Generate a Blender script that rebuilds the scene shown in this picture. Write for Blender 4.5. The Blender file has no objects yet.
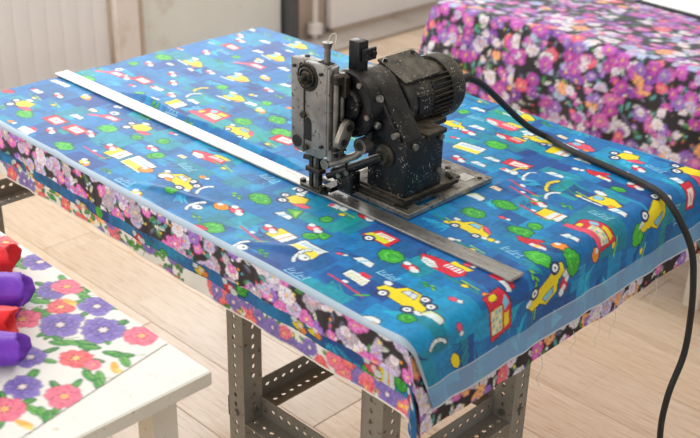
import bpy, bmesh, math, random
import numpy as np
from mathutils import Vector, Matrix

random.seed(7)
RNG = np.random.default_rng(11)
SC = bpy.context.scene
COL = SC.collection

# ------------------------------------------------------------------ camera, world, lights, exposure
cam_d = bpy.data.cameras.new('camera')
cam = bpy.data.objects.new('camera', cam_d)
COL.objects.link(cam)
_r = Vector((0.709, 0.705, 0.022)).normalized()
_w = Vector((-0.624, 0.642, -0.446)).normalized()
_u = _r.cross(_w).normalized()
_r = _w.cross(_u).normalized()
cam.matrix_world = Matrix(((_r.x, _u.x, -_w.x, 2.205), (_r.y, _u.y, -_w.y, -0.999), (_r.z, _u.z, -_w.z, 1.65), (0, 0, 0, 1)))
cam_d.sensor_width = 36.0
cam_d.lens = 1072.11 / 700 * 36
cam_d.dof.use_dof = True
cam_d.dof.focus_distance = 1.98
cam_d.dof.aperture_fstop = 5.0
cam_d.clip_start = 0.05
SC.camera = cam

world = bpy.data.worlds.new('world')
SC.world = world
world.use_nodes = True
world.node_tree.nodes['Background'].inputs[0].default_value = (1.0, 0.99, 0.97, 1)
world.node_tree.nodes['Background'].inputs[1].default_value = 0.62


def area(name, loc, target, sx, sy, power, col):
    d = bpy.data.lights.new(name, 'AREA')
    d.shape = 'RECTANGLE'
    d.size, d.size_y, d.energy, d.color = sx, sy, power, col
    o = bpy.data.objects.new(name, d)
    COL.objects.link(o)
    o.location = loc
    o.rotation_euler = (Vector(target) - Vector(loc)).to_track_quat('-Z', 'Y').to_euler()
    return o


# daylight entering the windows of the room
area('window_light_back', (-1.66, 0.95, 1.75), (0.0, 0.95, 1.45), 4.6, 1.15, 92, (0.97, 0.985, 1.0))
area('window_light_left', (0.2, -2.52, 1.65), (0.2, 0.0, 1.2), 3.6, 1.3, 45, (1.0, 0.985, 0.96))
area('ceiling_lamp_light', (0.9, 1.0, 2.66), (0.9, 1.0, 0), 2.2, 2.2, 24, (1.0, 0.98, 0.95))

vs = SC.view_settings
vs.view_transform = 'Standard'
vs.look = 'None'
vs.gamma = 1.0
vs.use_curve_mapping = False
vs.exposure = -0.16
SC.cycles.use_denoising = True
SC.cycles.max_bounces = 8


# ------------------------------------------------------------------ helpers
def lin(h):
    h = h.lstrip('#')
    c = [int(h[i:i + 2], 16) / 255 for i in (0, 2, 4)]
    return tuple(x / 12.92 if x <= 0.04045 else ((x + 0.055) / 1.055) ** 2.4 for x in c)


def tag(o, label=None, cat=None, group=None, kind=None):
    if label: o['label'] = label
    if cat: o['category'] = cat
    if group: o['group'] = group
    if kind: o['kind'] = kind
    return o


def empty(name, loc, parent=None):
    o = bpy.data.objects.new(name, None)
    COL.objects.link(o)
    o.location = loc
    o.empty_display_size = 0.05
    if parent: o.parent = parent
    return o


def link(name, me, mat, parent=None, smooth=False):
    """the mesh is given in world coordinates; parents sit at their own base point"""
    o = bpy.data.objects.new(name, me)
    COL.objects.link(o)
    if mat and not me.materials: me.materials.append(mat)
    if parent:
        o.parent = parent
        base = Vector((0, 0, 0))
        p = parent
        while p:
            base += p.location
            p = p.parent
        o.location = -base
    if smooth:
        me.polygons.foreach_set('use_smooth', [True] * len(me.polygons))
    return o


class MB:
    """collects boxes, cylinders, tubes, prisms in world coordinates for ONE part"""
    def __init__(s): s.bm = bmesh.new()

    def _merge(s, b, smooth=False):
        me = bpy.data.meshes.new('t'); b.to_mesh(me); b.free()
        if smooth: me.polygons.foreach_set('use_smooth', [True] * len(me.polygons))
        s.bm.from_mesh(me); bpy.data.meshes.remove(me)
        return s

    def box(s, x0, x1, y0, y1, z0, z1, bev=0.0, seg=1, rot=None, piv=None):
        b = bmesh.new()
        bmesh.ops.create_cube(b, size=1)
        for v in b.verts:
            v.co = Vector((x0 + (v.co.x + .5) * (x1 - x0), y0 + (v.co.y + .5) * (y1 - y0), z0 + (v.co.z + .5) * (z1 - z0)))
        if bev: bmesh.ops.bevel(b, geom=b.edges[:], offset=bev, segments=seg, affect='EDGES', profile=.6)
        if rot:
            c = Vector(piv) if piv else Vector(((x0 + x1) / 2, (y0 + y1) / 2, (z0 + z1) / 2))
            bmesh.ops.rotate(b, verts=b.verts[:], cent=c, matrix=Matrix.Rotation(rot[1], 3, rot[0]))
        return s._merge(b)

    def cyl(s, p, q, r, r2=None, n=20, bev=0.0):
        p, q = Vector(p), Vector(q)
        d = q - p
        b = bmesh.new()
        bmesh.ops.create_cone(b, cap_ends=True, segments=n, radius1=r, radius2=r if r2 is None else r2, depth=d.length)
        if bev:
            ed = [e for e in b.edges if len(e.link_faces) == 2 and any(len(f.verts) > 4 for f in e.link_faces)]
            bmesh.ops.bevel(b, geom=ed, offset=bev, segments=2, affect='EDGES', profile=.5)
        M = Matrix.Translation((p + q) / 2) @ d.to_track_quat('Z', 'Y').to_matrix().to_4x4()
        bmesh.ops.transform(b, verts=b.verts[:], matrix=M)
        return s._merge(b)

    def lathe(s, c, prof, n=32, axis='Y'):
        """prof: list of (along, radius) turned about an axis through c"""
        b = bmesh.new(); rings = []
        for a, r in prof:
            ring = []
            for k in range(n):
                t = 2 * math.pi * k / n
                x, y = r * math.cos(t), r * math.sin(t)
                co = {'Y': (x, a, y), 'Z': (x, y, a), 'X': (a, x, y)}[axis]
                ring.append(b.verts.new(Vector(c) + Vector(co)))
            rings.append(ring)
        for i in range(len(rings) - 1):
            for k in range(n):
                b.faces.new((rings[i][k], rings[i][(k + 1) % n], rings[i + 1][(k + 1) % n], rings[i + 1][k]))
        b.faces.new(rings[0]); b.faces.new(rings[-1])
        bmesh.ops.recalc_face_normals(b, faces=b.faces[:])
        return s._merge(b)

    def tube(s, pts, r, n=8, taper=None):
        pts = [Vector(p) for p in pts]
        b = bmesh.new(); rings = []; up = Vector((0, 0, 1)); prev = None
        for i, p in enumerate(pts):
            t = (pts[min(i + 1, len(pts) - 1)] - pts[max(i - 1, 0)]).normalized()
            if prev is None:
                x = t.cross(up)
                if x.length < .05: x = t.cross(Vector((1, 0, 0)))
            else:
                x = prev - t * prev.dot(t)
            x.normalize(); prev = x; y = t.cross(x)
            rr = r if taper is None else r * taper[i]
            rings.append([b.verts.new(p + x * rr * math.cos(2 * math.pi * k / n) + y * rr * math.sin(2 * math.pi * k / n)) for k in range(n)])
        for i in range(len(rings) - 1):
            for k in range(n):
                f = b.faces.new((rings[i][k], rings[i][(k + 1) % n], rings[i + 1][(k + 1) % n], rings[i + 1][k])); f.smooth = True
        b.faces.new(rings[0]); b.faces.new(rings[-1])
        bmesh.ops.recalc_face_normals(b, faces=b.faces[:])
        return s._merge(b)

    def prism(s, prof, axis, lo, hi, bev=0.0):
        """prof: outline in the plane across axis ('Y': (x,z), 'X': (y,z), 'Z': (x,y))"""
        b = bmesh.new()
        def co(a, c, h): return {'Y': (a, h, c), 'X': (h, a, c), 'Z': (a, c, h)}[axis]
        A = [b.verts.new(co(a, c, lo)) for a, c in prof]
        B = [b.verts.new(co(a, c, hi)) for a, c in prof]
        n = len(prof)
        for k in range(n): b.faces.new((A[k], A[(k + 1) % n], B[(k + 1) % n], B[k]))
        b.faces.new(A); b.faces.new(B)
        bmesh.ops.recalc_face_normals(b, faces=b.faces[:])
        if bev:
            ed = [e for e in b.edges if len(e.link_faces) == 2 and e.calc_face_angle(0) > .6]
            bmesh.ops.bevel(b, geom=ed, offset=bev, segments=2, affect='EDGES', profile=.5)
        return s._merge(b)

    def build(s, name, mat, parent=None, smooth_angle=0.6):
        me = bpy.data.meshes.new(name)
        for f in s.bm.faces: f.smooth = True
        for e in s.bm.edges:
            if len(e.link_faces) != 2 or e.calc_face_angle(0) > smooth_angle: e.smooth = False
        s.bm.to_mesh(me); s.bm.free()
        return link(name, me, mat, parent)


def spline(pts, n=10):
    P = [Vector(p) for p in pts]; P = [2 * P[0] - P[1]] + P + [2 * P[-1] - P[-2]]
    out = []
    for i in range(1, len(P) - 2):
        for k in range(n):
            t = k / n
            out.append(.5 * (2 * P[i] + (P[i + 1] - P[i - 1]) * t + (2 * P[i - 1] - 5 * P[i] + 4 * P[i + 1] - P[i + 2]) * t * t
                             + (3 * P[i] - P[i - 1] - 3 * P[i + 1] + P[i + 2]) * t ** 3))
    out.append(P[-2])
    return out


# ------------------------------------------------------------------ materials
def mat(name, col, rough=.5, metal=0.0, spec=.5):
    m = bpy.data.materials.new(name); m.use_nodes = True
    b = m.node_tree.nodes['Principled BSDF']
    b.inputs['Base Color'].default_value = (*lin(col), 1)
    b.inputs['Roughness'].default_value = rough
    b.inputs['Metallic'].default_value = metal
    b.inputs['Specular IOR Level'].default_value = spec
    return m


class NT:
    def __init__(s, m): s.m = m; s.t = m.node_tree; s.b = s.t.nodes['Principled BSDF']
    def node(s, typ, **k):
        n = s.t.nodes.new(typ)
        for a, v in k.items(): setattr(n, a, v)
        return n
    def ln(s, a, b): s.t.links.new(a, b)
    def coord(s, which='Object'): return s.node('ShaderNodeTexCoord').outputs[which]
    def noise(s, vec, scale, detail=3, rough=.55, stretch=None):
        if stretch:
            mp = s.node('ShaderNodeMapping'); mp.inputs['Scale'].default_value = stretch
            s.ln(vec, mp.inputs['Vector']); vec = mp.outputs[0]
        n = s.node('ShaderNodeTexNoise'); n.inputs['Scale'].default_value = scale
        n.inputs['Detail'].default_value = detail; n.inputs['Roughness'].default_value = rough
        s.ln(vec, n.inputs['Vector']); return n.outputs['Fac']
    def ramp(s, fac, stops):
        r = s.node('ShaderNodeValToRGB'); e = r.color_ramp.elements
        while len(e) > 1: e.remove(e[-1])
        e[0].position, e[0].color = stops[0][0], (*stops[0][1], 1) if len(stops[0][1]) == 3 else stops[0][1]
        for p, c in stops[1:]:
            k = e.new(p); k.color = (*c, 1)
        s.ln(fac, r.inputs[0]); return r.outputs[0]
    def mix(s, fac, a, b, mode='MIX'):
        n = s.node('ShaderNodeMix', data_type='RGBA', blend_type=mode)
        for sock, v in ((n.inputs[0], fac), (n.inputs[6], a), (n.inputs[7], b)):
            if hasattr(v, 'links') or hasattr(v, 'is_linked'): s.ln(v, sock)
            elif isinstance(v, (int, float)): sock.default_value = v
            else: sock.default_value = (*v, 1)
        return n.outputs[2]
    def base(s, c): s.ln(c, s.b.inputs['Base Color'])
    def bump(s, h, strength=.3, dist=.002):
        n = s.node('ShaderNodeBump'); n.inputs['Strength'].default_value = strength; n.inputs['Distance'].default_value = dist
        s.ln(h, n.inputs['Height']); s.ln(n.outputs[0], s.b.inputs['Normal'])


def worn(name, c1, c2, chip, rough=.45, metal=.0, s1=30, s2=220, chip_at=.66, dust=None):
    """painted iron: two tones, little pale chips, dust lying in soft patches"""
    m = mat(name, c1, rough, metal, .32); t = NT(m); co = t.coord()
    base = t.ramp(t.noise(co, s1, 5), [(.35, lin(c1)), (.7, lin(c2))])
    if chip:
        f = t.ramp(t.noise(co, s2, 2, .5), [(chip_at, (0, 0, 0)), (chip_at + .03, (1, 1, 1))])
        g = t.ramp(t.noise(co, 38, 2), [(.47, (0, 0, 0)), (.6, (1, 1, 1))])
        f = t.mix(1.0, f, g, 'MULTIPLY')
        base = t.mix(f, base, lin(chip))
    if dust:
        ge = t.node('ShaderNodeNewGeometry'); sx = t.node('ShaderNodeSeparateXYZ'); t.ln(ge.outputs['Normal'], sx.inputs[0])
        d = t.ramp(sx.outputs['Z'], [(.3, (0, 0, 0)), (.95, (.75, .75, .75))])
        d = t.mix(1.0, d, t.ramp(t.noise(co, 45, 4), [(.35, (.15, .15, .15)), (.65, (1, 1, 1))]), 'MULTIPLY')
        base = t.mix(d, base, lin(dust))
    t.base(base)
    r = t.ramp(t.noise(co, s1 * 2, 4), [(.3, (rough - .12,) * 3), (.7, (rough + .18,) * 3)])
    t.ln(r, t.b.inputs['Roughness'])
    t.bump(t.noise(co, 160, 3), .25, .0012)
    return m


def cloth(name, rough=.62, spec=.35, weave=1500, sheen=0.0):
    m = mat(name, '#ffffff', rough, 0, spec); t = NT(m)
    a = t.node('ShaderNodeVertexColor', layer_name='print')
    t.base(a.outputs['Color'])
    co = t.coord()
    t.bump(t.noise(co, weave, 1), .12, .0005)
    t.b.inputs['Sheen Weight'].default_value = sheen
    t.b.inputs['Sheen Roughness'].default_value = .4
    return m


M_black = worn('black_enamel', '#06080b', '#101419', '#a9a69b', .36, 0, 30, 300, .63, '#4f483d')
M_motor = worn('motor_enamel', '#191a19', '#30302c', '#a9a69b', .42, 0, 40, 260, .62, '#6a6252')
M_black_clean = worn('black_paint', '#07090b', '#12151a', '#77746c', .36, 0, 30, 240, .68, '#453f35')
M_grime = worn('grimy_iron', '#211f1b', '#3a362f', '#7d776b', .5, .4, 50, 260, .66, '#6e6454')
M_cast = worn('cast_aluminium', '#74726e', '#979590', '#3a352e', .42, .45, 22, 150, .57)
M_steel = worn('bolt_steel', '#77736b', '#96928a', '#4c473f', .4, .8, 60, 260, .66)
M_dark_steel = worn('oily_steel', '#383530', '#55514a', '#8b867c', .36, .8, 60, 260, .66)
M_plate = worn('base_plate_steel', '#8a857d', '#ada89f', '#554d41', .33, .7, 28, 150, .58)
M_hole = mat('dark_bore', '#0b0b0b', .8)
M_cord = mat('black_rubber', '#17191b', .5)
M_wire = mat('pale_thread', '#d9d2c2', .7)
M_leg = worn('grey_shelving_paint', '#87847d', '#96938b', '#6c5b48', .5, .25, 14, 90, .64)
M_white_top = worn('white_laminate', '#e6e5df', '#ebeae4', '#d8d2c4', .35, 0, 8, 60, .66)
M_white_edge = worn('cream_edge', '#d8d2c4', '#e2ddd0', '#b1a48f', .5, 0, 10, 80, .64)
M_board = worn('raw_board', '#b89e78', '#c8ae88', '#8f754f', .6, 0, 10, 80, .6)
M_sticker = worn('worn_sticker', '#b9b6ae', '#cfccc4', '#8a857a', .6, 0, 60, 200, .6)
M_paper = mat('paper', '#f4f6f6', .6)
M_folder = mat('black_folder', '#1d1f26', .5)

m = mat('steel_ruler', '#c9cac8', .3, .85); t = NT(m); co = t.coord()
t.base(t.ramp(t.noise(co, 12, 5, .6, (1, 6, 6)), [(.3, lin('#8d8b87')), (.7, lin('#aeada9'))]))
t.ln(t.ramp(t.noise(co, 40, 4, .6, (1, 5, 5)), [(.3, (.24,) * 3), (.7, (.42,) * 3)]), t.b.inputs['Roughness'])
M_ruler = m

m = mat('laminate_plank', '#d9bf9b', .27, 0, .6); t = NT(m); co = t.coord()
oi = t.node('ShaderNodeObjectInfo')
addv = t.node('ShaderNodeVectorMath', operation='ADD'); t.ln(co, addv.inputs[0])
sc = t.node('ShaderNodeVectorMath', operation='SCALE'); t.ln(oi.outputs['Location'], sc.inputs[0]); sc.inputs['Scale'].default_value = 3.7
t.ln(sc.outputs[0], addv.inputs[1]); vec = addv.outputs[0]
# three printed strips per plank, each with its own tone
br = t.node('ShaderNodeTexBrick'); br.offset = .37; br.offset_frequency = 1
br.inputs['Scale'].default_value = 1.0; br.inputs['Brick Width'].default_value = .42; br.inputs['Row Height'].default_value = .0635
br.inputs['Mortar Size'].default_value = .0007; br.inputs['Bias'].default_value = 0
br.inputs['Color1'].default_value = (*lin('#dfc8ae'), 1); br.inputs['Color2'].default_value = (*lin('#c8aa8a'), 1)
br.inputs['Mortar'].default_value = (*lin('#b99b79'), 1)
t.ln(co, br.inputs['Vector'])
grain = t.ramp(t.noise(vec, 9, 6, .65, (1.2, 16, 16)), [(.3, lin('#b5906d')), (.48, lin('#ddc8ae')), (.7, lin('#ebddcc'))])
c = t.mix(.55, br.outputs['Color'], grain)
tone = t.ramp(oi.outputs['Random'], [(0, (.88, .87, .86)), (1, (1.06, 1.04, 1.02))])
c = t.mix(1.0, c, tone, 'MULTIPLY')
scuff = t.ramp(t.noise(vec, 26, 3, .7, (1, 2.5, 2.5)), [(.66, (0, 0, 0)), (.74, (1, 1, 1))])
c = t.mix(t.mix(1.0, scuff, (.3, .3, .3), 'MULTIPLY'), c, lin('#8d7a62'))
t.base(c)
M_plank = m
M_floor_base = mat('floor_joint', '#9b8263', .6)


def wallmat(name, a, b, dirt=None):
    m = mat(name, a, .6, 0, .3); t = NT(m); co = t.coord()
    c = t.ramp(t.noise(co, 3, 4), [(.35, lin(a)), (.7, lin(b))])
    if dirt:
        c = t.mix(t.ramp(t.noise(co, 5, 5, .65), [(.55, (0, 0, 0)), (.75, (.7, .7, .7))]), c, lin(dirt))
    t.base(c); return m


M_slat = wallmat('beige_slat', '#dddde0', '#e6e6e8')
M_wall = wallmat('wall_plaster', '#e6e1d9', '#ebe6df', '#c9baa6')
M_column = wallmat('beige_column', '#dcd5cf', '#e4ddd8', '#b7a48f')
M_pale = wallmat('pale_green_panel', '#dfe2dd', '#e6e8e3', '#b5a692')
M_rad = wallmat('white_radiator', '#ebe6e2', '#f0ece8')
M_dark_post = mat('dark_grey_metal', '#55575a', .5, .3)
M_step = wallmat('grey_step', '#b0a59c', '#bcb2a9', '#93816f')
M_recess = wallmat('shaded_dirty_recess', '#b8a796', '#c4b5a5', '#8d7a67')  # recess shade put into the base tone, random dirt over it
M_ceil = mat('ceiling_white', '#e9e7e2', .8)
M_frame = mat('window_frame_white', '#eeeeea', .4)


# ------------------------------------------------------------------ printed cloth: flat print rasterised to vertex colours
class Canvas:
    def __init__(s, s0, s1, t0, t1, res, bg):
        s.s0, s.t0, s.res = s0, t0, res
        s.ns, s.nt = int((s1 - s0) / res) + 2, int((t1 - t0) / res) + 2
        s.img = np.empty((s.nt, s.ns, 3), np.float32); s.img[:] = lin(bg) if isinstance(bg, str) else bg

    def _box(s, a0, a1, b0, b1):
        i0, i1 = max(0, int((a0 - s.s0) / s.res)), min(s.ns, int((a1 - s.s0) / s.res) + 2)
        j0, j1 = max(0, int((b0 - s.t0) / s.res)), min(s.nt, int((b1 - s.t0) / s.res) + 2)
        if i0 >= i1 or j0 >= j1: return None
        X, Y = (s.s0 + np.arange(i0, i1) * s.res)[None, :], (s.t0 + np.arange(j0, j1) * s.res)[:, None]
        return slice(j0, j1), slice(i0, i1), X, Y

    def _put(s, B, mask, col, a=1.0):
        v = s.img[B[0], B[1]]
        c = np.array(lin(col) if isinstance(col, str) else col, np.float32)
        v[mask] = v[mask] * (1 - a) + c * a

    def poly(s, P, col, a=1.0):
        P = np.asarray(P, float); B = s._box(P[:, 0].min(), P[:, 0].max(), P[:, 1].min(), P[:, 1].max())
        if B is None: return
        X, Y = B[2], B[3]; ins = np.zeros((Y.shape[0], X.shape[1]), bool); n = len(P)
        for k in range(n):
            x0, y0 = P[k]; x1, y1 = P[(k + 1) % n]
            if y0 == y1: continue
            c = ((y0 > Y) != (y1 > Y)) & (X < (x1 - x0) * (Y - y0) / (y1 - y0) + x0); ins ^= c
        s._put(B, ins, col, a)

    def ell(s, cx, cy, rx, ry, col, rot=0.0, a=1.0, ring=None):
        R = max(rx, ry); B = s._box(cx - R, cx + R, cy - R, cy + R)
        if B is None: return
        c, n = math.cos(rot), math.sin(rot); X, Y = B[2] - cx, B[3] - cy
        d = ((X * c + Y * n) / rx) ** 2 + ((-X * n + Y * c) / ry) ** 2
        m = d < 1
        if ring: m &= d > ring
        s._put(B, m, col, a)

    def line(s, x0, y0, x1, y1, w, col, a=1.0):
        B = s._box(min(x0, x1) - w, max(x0, x1) + w, min(y0, y1) - w, max(y0, y1) + w)
        if B is None: return
        dx, dy = x1 - x0, y1 - y0; L = dx * dx + dy * dy + 1e-12
        h = np.clip(((B[2] - x0) * dx + (B[3] - y0) * dy) / L, 0, 1)
        s._put(B, (B[2] - x0 - h * dx) ** 2 + (B[3] - y0 - h * dy) ** 2 < w * w / 4, col, a)

    def blur(s, n=1):
        for _ in range(n):
            p = np.pad(s.img, ((1, 1), (1, 1), (0, 0)), 'edge')
            s.img = (p[1:-1, 1:-1] * 2 + p[:-2, 1:-1] + p[2:, 1:-1] + p[1:-1, :-2] + p[1:-1, 2:]) / 6

    def sample(s, S, T):
        x = np.clip((S - s.s0) / s.res, 0, s.ns - 1.001); y = np.clip((T - s.t0) / s.res, 0, s.nt - 1.001)
        i, j = x.astype(int), y.astype(int); fx, fy = (x - i)[..., None], (y - j)[..., None]
        I = s.img
        return (I[j, i] * (1 - fx) + I[j, i + 1] * fx) * (1 - fy) + (I[j + 1, i] * (1 - fx) + I[j + 1, i + 1] * fx) * fy


INK = '#14233f'


class Pen:
    """draws a motif in its own frame (x along the cloth, y up) scaled and turned at (cx, cy)"""
    def __init__(s, C, cx, cy, k=1.0, rot=0.0, flip=1): s.C, s.cx, s.cy, s.k, s.rot, s.f = C, cx, cy, k, rot, flip
    def p(s, x, y):
        x, y = x * s.k * s.f, y * s.k; c, n = math.cos(s.rot), math.sin(s.rot)
        return s.cx + x * c - y * n, s.cy + x * n + y * c
    def poly(s, P, col, ink=.0018):
        Q = [s.p(*q) for q in P]
        if ink:
            for i in range(len(Q)): s.C.line(*Q[i], *Q[(i + 1) % len(Q)], ink * 2, INK)
        s.C.poly(Q, col)
    def ell(s, x, y, rx, ry, col, ink=.0018, rot=0.0):
        q = s.p(x, y); rr = s.rot + rot * s.f
        if ink: s.C.ell(*q, rx * s.k + ink, ry * s.k + ink, INK, rr)
        s.C.ell(*q, rx * s.k, ry * s.k, col, rr)
    def line(s, x0, y0, x1, y1, w, col): s.C.line(*s.p(x0, y0), *s.p(x1, y1), w, col)
    def wheel(s, x, y, r=.012):
        s.ell(x, y, r, r * .9, '#20305e', .001); s.ell(x, y, r * .62, r * .55, '#eef2f4', 0); s.ell(x, y, r * .25, r * .22, '#20305e', 0)


YEL, RED, GRN, WHT, PNK, ORA, LBL = '#ead51f', '#d3263e', '#3fb53a', '#dbe6e8', '#e2506c', '#f0902c', '#7cc3e0'


def motif(C, kind, x, y):
    rot = random.uniform(-.12, .12); p = Pen(C, x, y, random.uniform(.84, .98), rot)
    if kind in ('car', 'carY', 'carB', 'carD'):
        if kind == 'carD': p.rot += -1.25; p.k *= 1.12
        if kind == 'carY': p.k *= .72
        if kind == 'carB': p.k *= .85
        if kind == 'car':
            p.wheel(.028, .024); p.wheel(.05, .016)
        p.poly([(-.055, -.012), (-.05, .004), (-.03, .010), (-.02, .028), (.012, .03), (.026, .012), (.05, .006), (.058, -.012), (.04, -.018), (-.04, -.016)], YEL)
        p.poly([(-.016, .012), (-.010, .023), (.010, .024), (.016, .010)], LBL if kind != 'car' else '#cfd9e6', .0015)
        if kind == 'car': p.line(-.002, .022, .002, .012, .0015, INK)
        p.wheel(-.034, -.016); p.wheel(.032, -.02)
        p.ell(-.052, .012, .009, .006, WHT, .0012); p.ell(.052, -.014, .009, .005, WHT, .001)
        if kind == 'carB': p.poly([(.012, .026), (.03, .014), (.05, .008), (.046, .016), (.02, .032)], PNK, .001)
    elif kind in ('trailer',):
        p.poly([(-.035, -.018), (-.02, .022), (.036, .022), (.04, -.018)], RED); p.poly([(-.033, -.014), (-.026, .004), (.028, .002), (.028, -.014)], '#d7dc2c', 0)
        p.poly([(-.018, .004), (-.012, .017), (.028, .017), (.028, .003)], '#efe7da', 0)
        for q in range(5): p.line(-.008 + q * .007, .007, -.006 + q * .007, .014, .002, '#a7958b')
        p.wheel(-.012, -.02, .014)
    elif kind in ('boat', 'boatP', 'boat2'):
        if kind == 'boat2': p.k *= .8
        hull = RED if kind != 'boatP' else PNK
        p.poly([(-.052, .012), (-.04, -.004), (-.015, -.012), (.04, -.012), (.05, .002), (.044, .02), (.01, .022), (-.03, .02)], hull)
        p.poly([(-.044, .006), (-.036, -.008), (-.012, -.014), (.0, -.006), (-.02, .008)], WHT, 0)
        p.poly([(.0, .006), (.004, .018), (.04, .016), (.04, .004)], WHT, 0)
        for q in range(4): p.line(.006 + q * .009, .007, .009 + q * .009, .015, .0035, RED)
        p.poly([(.004, .02), (.006, .03), (.05, .028), (.046, .018)], YEL, .001)
        for q in range(5): p.line(-.034 + q * .007, -.004 - q * .001, -.031 + q * .007, .001 - q * .001, .0016, INK)
    elif kind in ('bus', 'busF'):
        if kind == 'bus': p.rot += .12
        p.poly([(-.045, -.026), (-.045, .02), (-.02, .03), (.04, .03), (.044, -.026)], RED)
        p.poly([(-.03, .022), (-.012, .026), (-.002, .014), (-.02, .01)], LBL, 0); p.poly([(.002, .024), (.03, .025), (.034, .013), (.004, .012)], YEL, 0)
        p.poly([(-.016, -.022), (-.016, .008), (.034, .008), (.034, -.022)], '#e8d98e', .001)
        for q in range(4):
            for r in range(3): p.poly([(-.012 + q * .012, -.019 + r * .009), (-.012 + q * .012, -.013 + r * .009), (-.004 + q * .012, -.013 + r * .009), (-.004 + q * .012, -.019 + r * .009)], '#7fb9cf' if (q + r) % 3 else WHT, 0)
        p.ell(-.036, -.006, .006, .01, YEL, .001)
        if kind == 'busF': p.poly([(-.06, -.03), (-.06, -.016), (-.02, -.012), (.03, -.016), (.05, -.03)], PNK, .001)
    elif kind in ('tree', 'treeS', 'treeW'):
        k = {'tree': 1.0, 'treeS': .62, 'treeW': .92}[kind]; w = 1.35 if kind == 'treeW' else 1.05
        bl = []
        for q in range(11):
            a = q * .571 + random.uniform(-.1, .1); d = .0165 * k * random.uniform(.8, 1.12); bl.append((d * w * math.cos(a), d * .85 * math.sin(a), random.uniform(.0065, .0095) * k))
        bl += [(0, 0, .014 * k), (.007 * w * k, .002 * k, .012 * k), (-.007 * w * k, -.001 * k, .012 * k)]
        for a, b, r in bl: p.ell(a, b, r + .0020, r + .0018, '#0e3a2c', 0)
        g = random.choice(['#2fa534', '#3fb83a', '#38ad36'])
        for a, b, r in bl: p.ell(a, b, r, r * .95, g, 0)
        for a, b, r in bl[:11]:
            if random.random() < .7: p.ell(a * .72, b * .72 + .001, r * .45, r * .3, '#66cf4a', 0)
            if random.random() < .6: p.line(a * .55, b * .55, a * .55 + .005 * k, b * .55 + .003 * k, .0016, '#157034')
        if kind == 'treeW': p.line(-.03, -.012, -.015, -.004, .003, '#1c7a33')
    elif kind == 'truck':
        p.poly([(-.03, -.014), (-.018, .02), (.02, .02), (.03, -.006), (.02, -.016)], YEL); p.poly([(.006, -.02), (.024, -.004), (.052, -.008), (.04, -.022)], PNK, .0015)
        p.wheel(-.036, .004); p.wheel(-.022, -.02, .014); p.ell(-.012, .026, .012, .006, WHT, .002)
    elif kind == 'pcar':
        p.poly([(-.03, -.014), (-.01, .012), (.036, .012), (.04, -.01)], PNK); p.poly([(-.006, -.006), (.002, .007), (.03, .006), (.03, -.006)], WHT, 0)
        p.line(-.045, -.022, -.02, -.01, .009, PNK); p.ell(-.01, .028, .013, .011, WHT, .002); p.ell(-.01, .027, .006, .005, '#3f74c0', 0)
    elif kind in ('sign', 'ysign', 'rsign'):
        w = {'sign': .036, 'ysign': .026, 'rsign': .03}[kind]; h = {'sign': .022, 'ysign': .018, 'rsign': .017}[kind]
        p.poly([(-w, -h), (-w, h), (w, h), (w, -h)], {'sign': WHT, 'ysign': YEL, 'rsign': RED}[kind], .002)
        if kind == 'sign':
            p.poly([(-w * .95, -h * .9), (-w * .95, -h * .1), (w * .95, -h * .1), (w * .95, -h * .9)], '#ece04a', 0)
            for q in range(6): p.line(-w * .7 + q * .009, .006, -w * .62 + q * .009, .014, .003, '#5fa7d6')
        elif kind == 'ysign':
            p.poly([(-w * .2, -h), (-w * .0, h), (w, h), (w, -h)], WHT, 0); p.line(w * .4, -h, w * .5, h, .003, ORA)
        else:
            p.poly([(-w * .5, -h * .6), (-w * .5, h * .7), (w * .8, h * .6), (w * .8, -h * .6)], '#f0ddd8', 0)
            p.line(-w * .2, -h * .2, w * .5, h * .2, .003, PNK)
    elif kind == 'house':
        p.poly([(-.028, -.014), (-.03, .008), (.022, .01), (.028, -.014)], WHT, .0015); p.poly([(-.012, .009), (-.008, .02), (.014, .02), (.016, .009)], RED, 0)
        for q in range(5):
            for r in range(2): p.line(-.02 + q * .009, -.009 + r * .008, -.017 + q * .009, -.008 + r * .008, .003, '#d8c640')
    elif kind == 'rh':
        p.poly([(-.025, -.012), (-.02, .012), (.022, .01), (.026, -.012)], RED, .001); p.poly([(.0, -.012), (.004, .0), (.026, -.002), (.026, -.012)], WHT, 0)
    elif kind in ('wb', 'wb2', 'sl', 'critw'):
        p.poly([(-.02, -.008), (-.012, .009), (.018, .006), (.022, -.007)], WHT if kind != 'sl' else '#cfe0a0', .0015)
        if kind == 'wb': p.line(-.004, -.008, .004, .006, .004, LBL)
        if kind == 'wb2': p.ell(.016, .002, .009, .009, WHT, .0015); p.ell(-.014, .0, .006, .006, PNK, 0)
        if kind == 'sl': p.poly([(-.018, -.01), (-.006, .004), (.02, .002), (.02, -.01)], WHT, 0)
        if kind == 'critw': p.wheel(0, .0, .011)
    elif kind in ('crit', 'critr', 'critY'):
        c1 = {'crit': PNK, 'critr': RED, 'critY': YEL}[kind]
        p.ell(0, 0, .017, .010, c1, .0018); p.ell(-.013, .007, .008, .006, WHT, .0012); p.ell(.013, -.004, .009, .007, WHT if kind != 'critY' else ORA, .0012); p.ell(.004, .001, .006, .005, '#f1d9dc', 0)
    elif kind in ('wo', 'ob', 'yb', 'rb'):
        c1 = {'wo': WHT, 'ob': ORA, 'yb': YEL, 'rb': RED}[kind]
        p.ell(0, 0, .017, .011, c1, .002, .3)
        if kind in ('wo',): p.ell(.014, -.006, .011, .006, ORA, .001, -.3)
        if kind == 'ob': p.ell(-.008, .003, .006, .005, WHT, 0)
    elif kind in ('sw', 'ysw', 'bird'):
        c1 = YEL if kind == 'ysw' else WHT
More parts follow.
